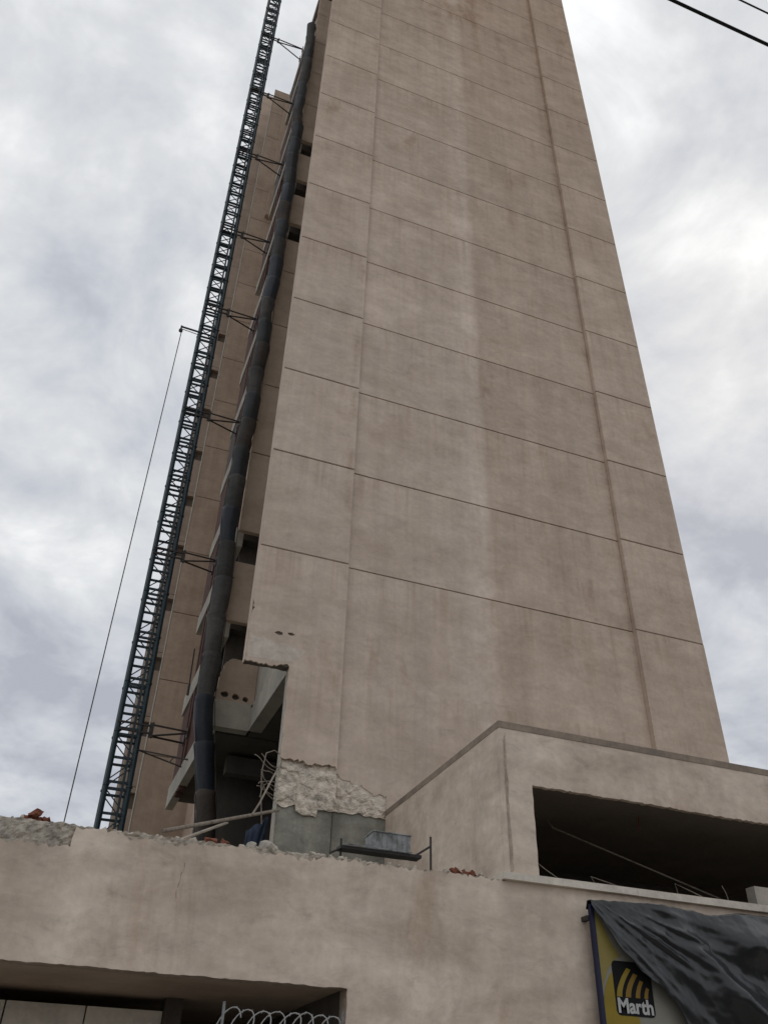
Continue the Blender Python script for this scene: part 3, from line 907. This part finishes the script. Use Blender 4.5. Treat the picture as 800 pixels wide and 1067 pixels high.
# yellow field with a curved upper edge
arc = [(S0 + 0.056, T0 + 0.056), (5.05, T0 + 0.056), (5.05, 3.10)]
arc += [(4.95, 3.3), (4.86, 3.75), (4.74, 3.70), (4.64, 3.60), (4.57, 3.48), (4.53, 3.36), (S0 + 0.056, 3.24)]
put('yellow_field', MB().prism([arc], SGY - 0.004, SGY - 0.0005), 'sign_yellow', sign)
put('yellow_field', MB().prism([[(4.507, 3.42), (4.507, 4.44), (4.6, 4.3), (4.74, 4.02), (4.86, 3.86), (4.74, 3.80), (4.63, 3.68), (4.55, 3.52)]], SGY - 0.0035, SGY - 0.0005), 'sign_pale', sign)


def rrect(x0, x1, z0, z1, r, n=5):
    out = []
    for cx, cz, a0 in ((x1 - r, z1 - r, 0), (x0 + r, z1 - r, 90), (x0 + r, z0 + r, 180), (x1 - r, z0 + r, 270)):
        for i_ in range(n + 1):
            a = R(a0 + 90 * i_ / n)
            out.append((cx + r * math.cos(a), cz + r * math.sin(a)))
    return out


LX0, LX1, LZ0, LZ1 = 4.70, 5.31, 3.14, 3.80
logo = put('logo', MB().prism([rrect(LX0, LX1, LZ0, LZ1, 0.06)], SGY - 0.010, SGY - 0.0045), 'sign_black', sign)


def stripe(x0, x1, zb, xt, ztop, w):
    """tapering curved furrow rising to the right"""
    a, b = [], []
    for i_ in range(9):
        f = i_ / 8
        x_ = x0 + (xt - x0) * (f ** 1.35)
        z_ = zb + (ztop - zb) * (f ** 0.85)
        ww = w * (1 - 0.25 * f)
        a.append((x_, z_))
        b.append((x_ + ww, z_ - 0.02 * f))
    return a + b[::-1]


for x0, xt, ztp, w_ in ((4.72, 4.93, 3.72, 0.085), (4.86, 5.03, 3.66, 0.085), (5.02, 5.12, 3.58, 0.07), (5.16, 5.21, 3.50, 0.06)):
    put('furrow_stripe', MB().prism([stripe(x0, x0 + w_, 3.36, xt, ztp, w_)], SGY - 0.014, SGY - 0.0105), 'sign_ochre' if x0 > 4.8 else 'sign_yellow', logo)
cu = bpy.data.curves.new('lettering', 'FONT')
cu.body = 'Marth'
cu.size = 0.245
cu.extrude = 0.002
cu.offset = 0.007
cu.space_character = 0.98
tmp = bpy.data.objects.new('lettering_source', cu)
C.objects.link(tmp)
bpy.context.view_layer.update()
me = bpy.data.meshes.new_from_object(tmp.evaluated_get(bpy.context.evaluated_depsgraph_get()))
bpy.data.objects.remove(tmp, do_unlink=True)
wx = max(v.co.x for v in me.vertices) - min(v.co.x for v in me.vertices)
mnx = min(v.co.x for v in me.vertices)
for v in me.vertices:
    v.co = Vector(((v.co.x - mnx) * 0.555 / wx, v.co.z, v.co.y))
me.flip_normals()
me.materials.clear()
put('lettering', me, 'sign_letter', logo, (LX0 + 0.025, SGY - 0.0125, 3.175), None)

# black plastic sheet
EDGE = [(4.43, 4.47), (4.53, 4.33), (4.65, 4.16), (4.76, 3.97), (5.04, 3.70), (5.36, 3.49), (5.56, 3.33), (5.70, 3.10), (5.82, 2.7), (5.95, 2.2), (9.4, 1.95)]


def interp(tab, x_):
    for (xa, za), (xb, zb) in zip(tab, tab[1:]):
        if xa <= x_ <= xb:
            return za + (zb - za) * (x_ - xa) / (xb - xa)
    return tab[-1][1]


TOPE = [(4.43, 4.54), (5.4, 4.585), (6.15, 4.56), (6.45, 4.52), (7.0, 4.60), (7.6, 4.60), (9.4, 4.58)]


def sheet_y(x_, z_):
    drop = max(0.0, interp(TOPE, x_) - z_)
    # creases fan out from the top left tie point
    ang = math.atan2(4.75 - z_, x_ - 4.15)
    rad = math.hypot(4.75 - z_, x_ - 4.15)
    w1 = noise.noise(Vector((ang * 9, rad * 0.5, 0.3)))
    w2 = noise.noise(Vector((ang * 22 + 3, rad * 0.9, 5.3)))
    ridged = (1 - abs(w1) * 2.2)
    lump = 0.6 + 0.8 * noise.noise(Vector((x_ * 1.3, z_ * 1.3, 9.0)))
    amp = lump * (1.0 if x_ < 6.4 else max(0.25, 1.0 - (x_ - 6.4) * 1.2)) * min(1.0, drop * 2.5) * (0.35 + 0.65 * min(1.0, rad / 1.8))
    def rid(f, o):
        return 1 - 2 * abs(noise.noise(Vector((x_ * f + 0.6 * z_ * f, z_ * f * 0.8, o))))
    y_ = -0.06 - 0.07 * amp * max(0, ridged) - 0.02 * amp * w2
    wet = min(1.0, drop * 2.0)
    y_ -= wet * (0.07 * rid(1.1, 4.4) + 0.022 * rid(2.6, 7.7) * rid(0.9, 2.0) + 0.005 * rid(7.5, 1.2))
    # a deep slack pocket further along
    dx, dz = (x_ - 7.35) / 0.75, (z_ - 3.75) / 0.75
    pocket = math.exp(-(dx * dx + dz * dz))
    y_ += 0.05 * pocket
    dx, dz = (x_ - 6.35 + 0.8 * (z_ - 3.7)) / 0.22, (z_ - 3.6) / 0.8
    y_ -= 0.17 * math.exp(-(dx * dx + dz * dz))
    dx, dz = (x_ - 6.75 + 0.9 * (z_ - 3.4)) / 0.55, (z_ - 3.30) / 0.42
    y_ -= 0.26 * math.exp(-(dx * dx + dz * dz))
    g_ = min(1.0, max(0.0, (x_ - 6.3) / 0.7))
    y_ -= 0.24 * g_ * math.exp(-((z_ - 4.15) / 0.33) ** 2)
    dx, dz = (x_ - 7.9) / 0.35, (z_ - 3.75) / 0.6
    y_ -= 0.20 * math.exp(-(dx * dx + dz * dz))
    y_ -= 0.018 * noise.noise(Vector((x_ * 5, z_ * 5, 1))) + 0.008 * noise.noise(Vector((x_ * 14, z_ * 14, 2)))
    return SGY - 0.025 + min(y_, -0.012)


nx, nz = 190, 90
vs_, fs = [], []
for i in range(nx + 1):
    x_ = 4.43 + (9.35 - 4.43) * (i / nx) ** 1.15
    zt_, zb_ = interp(TOPE, x_), interp(EDGE, x_)
    zt_ += 0.012 * noise.noise(Vector((x_ * 9, 0, 0)))
    zb_ += 0.02 * noise.noise(Vector((x_ * 7, 3, 0)))
    for j in range(nz + 1):
        z_ = zt_ + (zb_ - zt_) * j / nz
        vs_.append((x_, sheet_y(x_, z_), z_))
    # turned over the top of the frame
vs2 = []
for i in range(nx):
    for j in range(nz):
        a = i * (nz + 1) + j
        fs.append((a, a + nz + 1, a + nz + 2, a + 1))
sm = MB().add(vs_, fs)
# flap over the top edge towards the wall
off = len(sm.v)
for i in range(nx + 1):
    p = vs_[i * (nz + 1)]
    sm.v.append((p[0], SGY + 0.02, p[2] + 0.01))
    sm.v.append((p[0], SGY + 0.07, p[2] - 0.10))
for i in range(nx):
    a, b = i * (nz + 1), (i + 1) * (nz + 1)
    sm.f.append((a, b, off + 2 * (i + 1), off + 2 * i))
    sm.f.append((off + 2 * i, off + 2 * (i + 1), off + 2 * (i + 1) + 1, off + 2 * i + 1))
sme = sm.mesh('plastic_sheet', False)
sme.polygons.foreach_set('use_smooth', [True] * len(sme.polygons))
sheet = put('plastic_sheet', sme, 'sheet')
sd_ = sheet.modifiers.new('thick', 'SOLIDIFY')
sd_.thickness = 0.004
tag(sheet, 'creased black plastic sheet draped over the advertising sign', 'plastic sheet')

# ------------------------------------------------------------------ razor wire
rz = thing('razor_wire_fence', 'coiled razor wire strung between thin posts before the garage opening', 'razor wire', (0.1, -5.1, 0.13))
for px in (-0.62, 0.82):
    put('post', MB().tube([(px, -5.1, 0.12), (px, -5.1, 2.94)], 0.018, 8), 'galv', rz)
for zz_ in (2.42, 1.5, 0.5):
    put('rail', MB().tube([(-0.62, -5.1, zz_), (0.82, -5.1, zz_)], 0.014, 6), 'galv', rz)
pts = []
loops_n = 8
for i in range(loops_n * 28 + 1):
    f = i / (loops_n * 28)
    a = 2 * math.pi * loops_n * f
    rr_ = 0.23 + 0.03 * noise.noise(Vector((a * 0.35, 0, 0)))
    pts.append((-0.60 + 1.40 * f + 0.05 * noise.noise(Vector((a * 0.21, 4, 0))) + 0.19 * math.cos(a), -5.1 + 0.16 * math.sin(a * 1.0) * 0.8, 2.66 + rr_ * math.sin(a + 0.6)))
coil = put('razor_coil', MB().tube(pts, 0.008, 5), 'wire', rz)
bb = MB()
for i in range(4, len(pts) - 2, 3):
    p = Vector(pts[i])
    t_ = (Vector(pts[i + 1]) - p).normalized()
    s_ = t_.orthogonal().normalized() * 0.022
    bb.add([p + s_ + t_ * 0.02, p + s_ * 0.2 - t_ * 0.01, p - s_ * 0.2 + t_ * 0.012, p - s_ - t_ * 0.02, p + Vector((0, 0.003, 0.003))],
           [(0, 1, 4), (3, 2, 4), (0, 4, 2), (3, 4, 1)])
put('barbs', bb, 'wire', coil)['kind'] = 'stuff'

# ------------------------------------------------------------------ small things on the podium
plat = thing('work_platform', 'narrow black plank platform with end brackets on the broken parapet', 'work platform', (1.45, -4.6, 4.84))
put('plank', MB().box(0.80, 2.0, -4.74, -4.54, 4.915, 4.955), 'black_board', plat)
put('edge_lip', MB().box(0.86, 1.84, -4.775, -4.762, 4.955, 4.975), 'galv', plat)
for px, tz in ((0.84, 5.07), (2.19, 5.26)):
    put('bracket_rod', MB().tube([(px, -4.62, 4.70), (px, -4.62, tz)], 0.017, 8), 'steel', plat)
    s_ = 1 if px > 1.5 else -1
    put('bracket_strut', MB().tube([(px, -4.62, tz - 0.13), (px - 0.30 if s_ > 0 else px - 0.16, -4.62, 4.93 if s_ > 0 else 4.86)], 0.015, 8), 'steel', plat)
tub = thing('metal_tub', 'dented grey metal tub standing on the black plank platform', 'tub', (1.56, -4.55, 4.955))
T = MB()
b0, t0_ = 0.035, 0.0
for (xa, xb, ya, yb, za, zb_) in ((1.29, 1.83, -4.72, -4.705, 4.956, 5.20), (1.29, 1.83, -4.395, -4.38, 4.956, 5.20), (1.29, 1.305, -4.704, -4.396, 4.956, 5.20), (1.815, 1.83, -4.704, -4.396, 4.956, 5.20), (1.305, 1.815, -4.704, -4.396, 4.956, 4.97)):
    T.box(xa, xb, ya, yb, za, zb_)
T.v = [(1.56 + (p[0] - 1.56) * (1 + 0.05 * (p[2] - 4.956) / 0.244), p[1], p[2]) for p in T.v]
put('shell', T, 'galv', tub)
put('rim', MB().tube([(1.272, -4.725, 5.205), (1.848, -4.725, 5.205), (1.848, -4.375, 5.205), (1.272, -4.375, 5.205), (1.272, -4.725, 5.205)], 0.012, 6), 'galv', tub)
for i in range(7):
    xx = 1.335 + i * 0.075
    put('rib', MB().box(xx, xx + 0.012, -4.727, -4.719, 4.965, 5.19), 'galv', tub)

# loose brick and rubble along the broken wall head
brick_me = []
for i in range(5):
    bm = bmesh.new()
    bmesh.ops.create_cube(bm, size=1)
    bmesh.ops.subdivide_edges(bm, edges=bm.edges, cuts=2, use_grid_fill=True)
    for v in bm.verts:
        v.co = Vector((v.co.x * (0.11 + 0.04 * (i % 3)), v.co.y * 0.09, v.co.z * 0.06))
        v.co += Vector((noise.noise(v.co * 17 + Vector((i, 0, 0))), noise.noise(v.co * 17 + Vector((0, i, 5))), noise.noise(v.co * 17 + Vector((3, 0, i))))) * 0.028
    me = bpy.data.meshes.new('broken_brick')
    bm.to_mesh(me)
    bm.free()
    brick_me.append(me)


def wall_z(x_):
    return top_line(x_) - 0.01


bspots = [(-3.26, -4.66, 0.4, 'left'), (-3.12, -4.62, 1.3, 'left'), (-3.18, -4.70, 2.2, 'left'), (-3.02, -4.68, 0.9, 'left'),
          (-0.98, -4.72, 0.1, 'mid'), (-0.78, -4.73, 0.3, 'mid'),
          (2.47, -4.72, 1.5, 'right'), (2.58, -4.70, 0.6, 'right'), (2.69, -4.73, 0.2, 'right'), (2.79, -4.71, 1.2, 'right')]
txt = {'left': ('small red brick fragment heaped on the parapet by the bare grey block patch', 'brick fragments by the bare patch'),
       'mid': ('red brick stub set in the parapet head below the debris chute', 'brick stubs below the chute'),
       'right': ('red brick fragment on the parapet between the work platform and the terrace sill', 'brick fragments by the terrace sill')}
for i, (bx_, by_, rz_, w_) in enumerate(bspots):
    z_ = wall_z(bx_) + (0.075 if i == 2 else 0.025)
    o_ = put('broken_brick', brick_me[i % 5], 'brick', None, (bx_, by_, z_), (0.1 * i, 0.2 if w_ != 'mid' else 0.05, rz_))
    tag(o_, txt[w_][0], 'brick', txt[w_][1])
rocks = [rock_mesh(s_, 0.075, 0.06, 0.045, 0.45) for s_ in range(6)]
for me in rocks:
    me.materials.append(M['rough_grey'])
r_ = random.Random(5)
for i in range(46):
    x_ = r_.uniform(-3.5, 3.1)
    if i < 14:
        x_ = r_.uniform(-0.75, 1.2)
    elif i < 22:
        x_ = r_.uniform(2.3, 3.1)
    y_ = r_.uniform(-4.78, -4.6)
    s_ = r_.uniform(0.35, 0.9)
    o_ = put('rubble', rocks[i % 6], None, None, (x_, y_, wall_z(x_) + 0.02 * s_), (r_.uniform(0, 6), r_.uniform(0, 6), r_.uniform(0, 6)))
    o_.scale = (s_, s_, s_)
    tag(o_, 'small grey lump of broken concrete lying on the ragged wall head', 'rubble', 'lumps along the broken wall head')
big = [(-0.18, -4.6, 0.13), (-0.40, -4.58, 0.10)]
for i, (x_, y_, s_) in enumerate(big):
    me = rock_mesh(20 + i, s_, s_ * 0.8, s_ * 0.75, 0.7)
    me.materials.append(M['concrete_pale'])
    o_ = put('concrete_block', me, None, None, (x_, y_, wall_z(x_) + s_ * 0.5), (0.2, 0.1, 0.5 + i))
    tag(o_, ('larger pale broken concrete block on the wall head left of the column foot', 'smaller pale broken concrete block beside a larger one on the wall head')[i], 'concrete block')

pole = put('scaffold_pole', MB().tube([(-1.60, -4.62, 4.86), (1.02, -0.02, 6.80)], 0.028, 8), 'rust_bar')
tag(pole, 'long grey pole leaning from the parapet up to the tower foot', 'pole')
pole2 = put('timber_batten', MB().bar((-1.32, -4.62, 4.80), (-0.42, -2.64, 5.66), 0.06, 0.022), 'timber')
pole2 = tag(pole2, 'short pale timber batten lying under the leaning grey pole', 'batten')

# bent reinforcement at the broken corner
rb = thing('bent_rebar', 'tangle of bent reinforcing bars sticking out at the broken tower corner', 'rebar', (0.95, 0.1, 6.4))
r_ = random.Random(12)
for i in range(8):
    z_ = 7.0 + i * 0.10
    pts = [(1.05, 0.18, z_)]
    d = Vector((-0.5 - 0.3 * r_.random(), -0.15 - 0.2 * r_.random(), 0.3 * r_.uniform(-0.5, 1.2)))
    p = Vector(pts[0])
    for q in range(7):
        p = p + d * 0.13
        d = d + Vector((0.05 * q * r_.uniform(-0.2, 1.0), r_.uniform(-0.1, 0.1), r_.uniform(-0.20, 0.34) - 0.10 * q * r_.random()))
        pts.append(tuple(p))
    put('bar', MB().tube(pts, 0.010, 6), 'rust_bar', rb)
put('bar', MB().tube([(1.0, 0.05, 7.75), (0.80, -0.05, 7.3), (0.62, -0.1, 6.85), (0.50, -0.12, 6.62)], 0.020, 6), 'timber', rb)
put('bar', MB().tube([(1.0, 0.15, 7.95), (0.85, 0.1, 8.0), (0.68, 0.05, 7.9), (0.62, 0.02, 7.5), (0.66, 0.0, 7.0), (0.72, -0.02, 6.5)], 0.012, 6), 'rust_bar', rb)

tb = MB()
n_ = 14
vs_, fs = [], []
for i in range(n_ + 1):
    for j in range(n_ + 1):
        u, v_ = i / n_, j / n_
        x_ = 0.55 + 0.42 * u * (0.4 + 0.6 * v_)
        z_ = 4.5 + (2.0 + 0.30 * u + 0.1 * noise.noise(Vector((u * 4, 1, 1)))) * v_
        vs_.append((x_, 0.5 + 0.5 * (1 - v_) + 0.06 * noise.noise(Vector((u * 5, v_ * 5, 0))), z_))
for i in range(n_):
    for j in range(n_):
        a = i * (n_ + 1) + j
        fs.append((a, a + 1, a + n_ + 2, a + n_ + 1))
tp = put('blue_tarpaulin', tb.add(vs_, fs).mesh('blue_tarpaulin', True), 'tarp_blue')
sd_ = tp.modifiers.new('thick', 'SOLIDIFY')
sd_.thickness = 0.01
tag(tp, 'scrap of blue tarpaulin hanging beside the bare column foot', 'tarpaulin')

rbn = put('red_ribbon', MB().bar((6.30, -4.0, 6.27), (6.27, -4.02, 6.02), 0.025, 0.012), 'brick')
tag(rbn, 'short red ribbon hanging from the ceiling inside the terrace opening', 'ribbon')
# conduit, wires and block inside the terrace opening
cd = put('fallen_conduit', MB().tube([(4.98, -3.25, 6.26), (5.0, -3.25, 6.2), (5.08, -3.24, 6.13), (8.9, -3.0, 5.30), (12.0, -2.6, 4.45)], 0.016, 8), 'rust_bar')
tag(cd, 'thin grey conduit hanging slantwise inside the dark terrace opening', 'conduit')
for i, pts in enumerate([[(3.80, -4.7, 5.12), (3.92, -4.80, 4.98), (4.12, -4.86, 4.84)],
                         [(4.95, -4.6, 4.83), (4.78, -4.68, 4.99), (5.0, -4.75, 4.92), (5.30, -4.8, 4.84)],
                         [(6.32, -4.7, 4.83), (6.26, -4.72, 5.04), (6.42, -4.8, 4.95), (6.68, -4.86, 4.84)],
                         [(7.35, -4.6, 4.83), (7.30, -4.62, 5.02), (7.26, -4.6, 5.14)]]):
    o_ = put('bent_wire', MB().tube(pts, 0.006, 6), 'rust_bar')
    tag(o_, ('single thin wire slanting from the jamb of the terrace opening to the sill', 'low bent wire loop on the terrace sill above the sign corner', 'pale wire tripod bent up on the terrace sill above the plastic sheet', 'upright dark wire stub on the terrace sill')[i], 'wire')
bl = put('concrete_block', MB().box(7.95, 8.45, -4.55, -4.35, 4.45, 5.22), 'concrete_pale')
tag(bl, 'grey concrete block standing inside the terrace opening', 'concrete block')
rd = put('steel_rod', MB().tube([(-0.03, 8.9, 12.99), (-0.06, 8.9, 14.3)], 0.022, 6).tube([(-0.02, 8.9, 12.72), (-0.02, 8.9, 13.05)], 0.05, 8), 'steel')
tag(rd, 'thin upright steel rod fixed to a balcony slab edge', 'rod')

# ------------------------------------------------------------------ overhead cables


def cable(name, y_, z_, r_, label):
    pts = []
    for i in range(61):
        x_ = -30 + i
        pts.append((x_, y_ + 0.0, z_ + 0.0012 * (x_ - 0.2) ** 2))
    o_ = put(name, MB().tube(pts, r_, 6), 'cable')
    tag(o_, label, 'cable')


cable('overhead_cable', -14.53, 8.0, 0.012, 'thick black overhead street cable crossing the open sky')
cable('overhead_cable', -14.70, 8.0, 0.006, 'thin black overhead wire beside a thicker street cable')
for sx in (-30, 30):
    p = thing('utility_pole', 'grey concrete utility pole carrying the overhead cables', 'utility pole', (sx, -14.6, 0), 'utility poles along the road')
    put('shaft', MB().tube([(sx, -14.6, 0), (sx, -14.6, 9.6)], [0.17, 0.11], 12), 'concrete', p)
    put('crossarm', MB().box(sx - 0.06, sx + 0.06, -15.2, -14.0, 9.0, 9.11), 'steel', p)
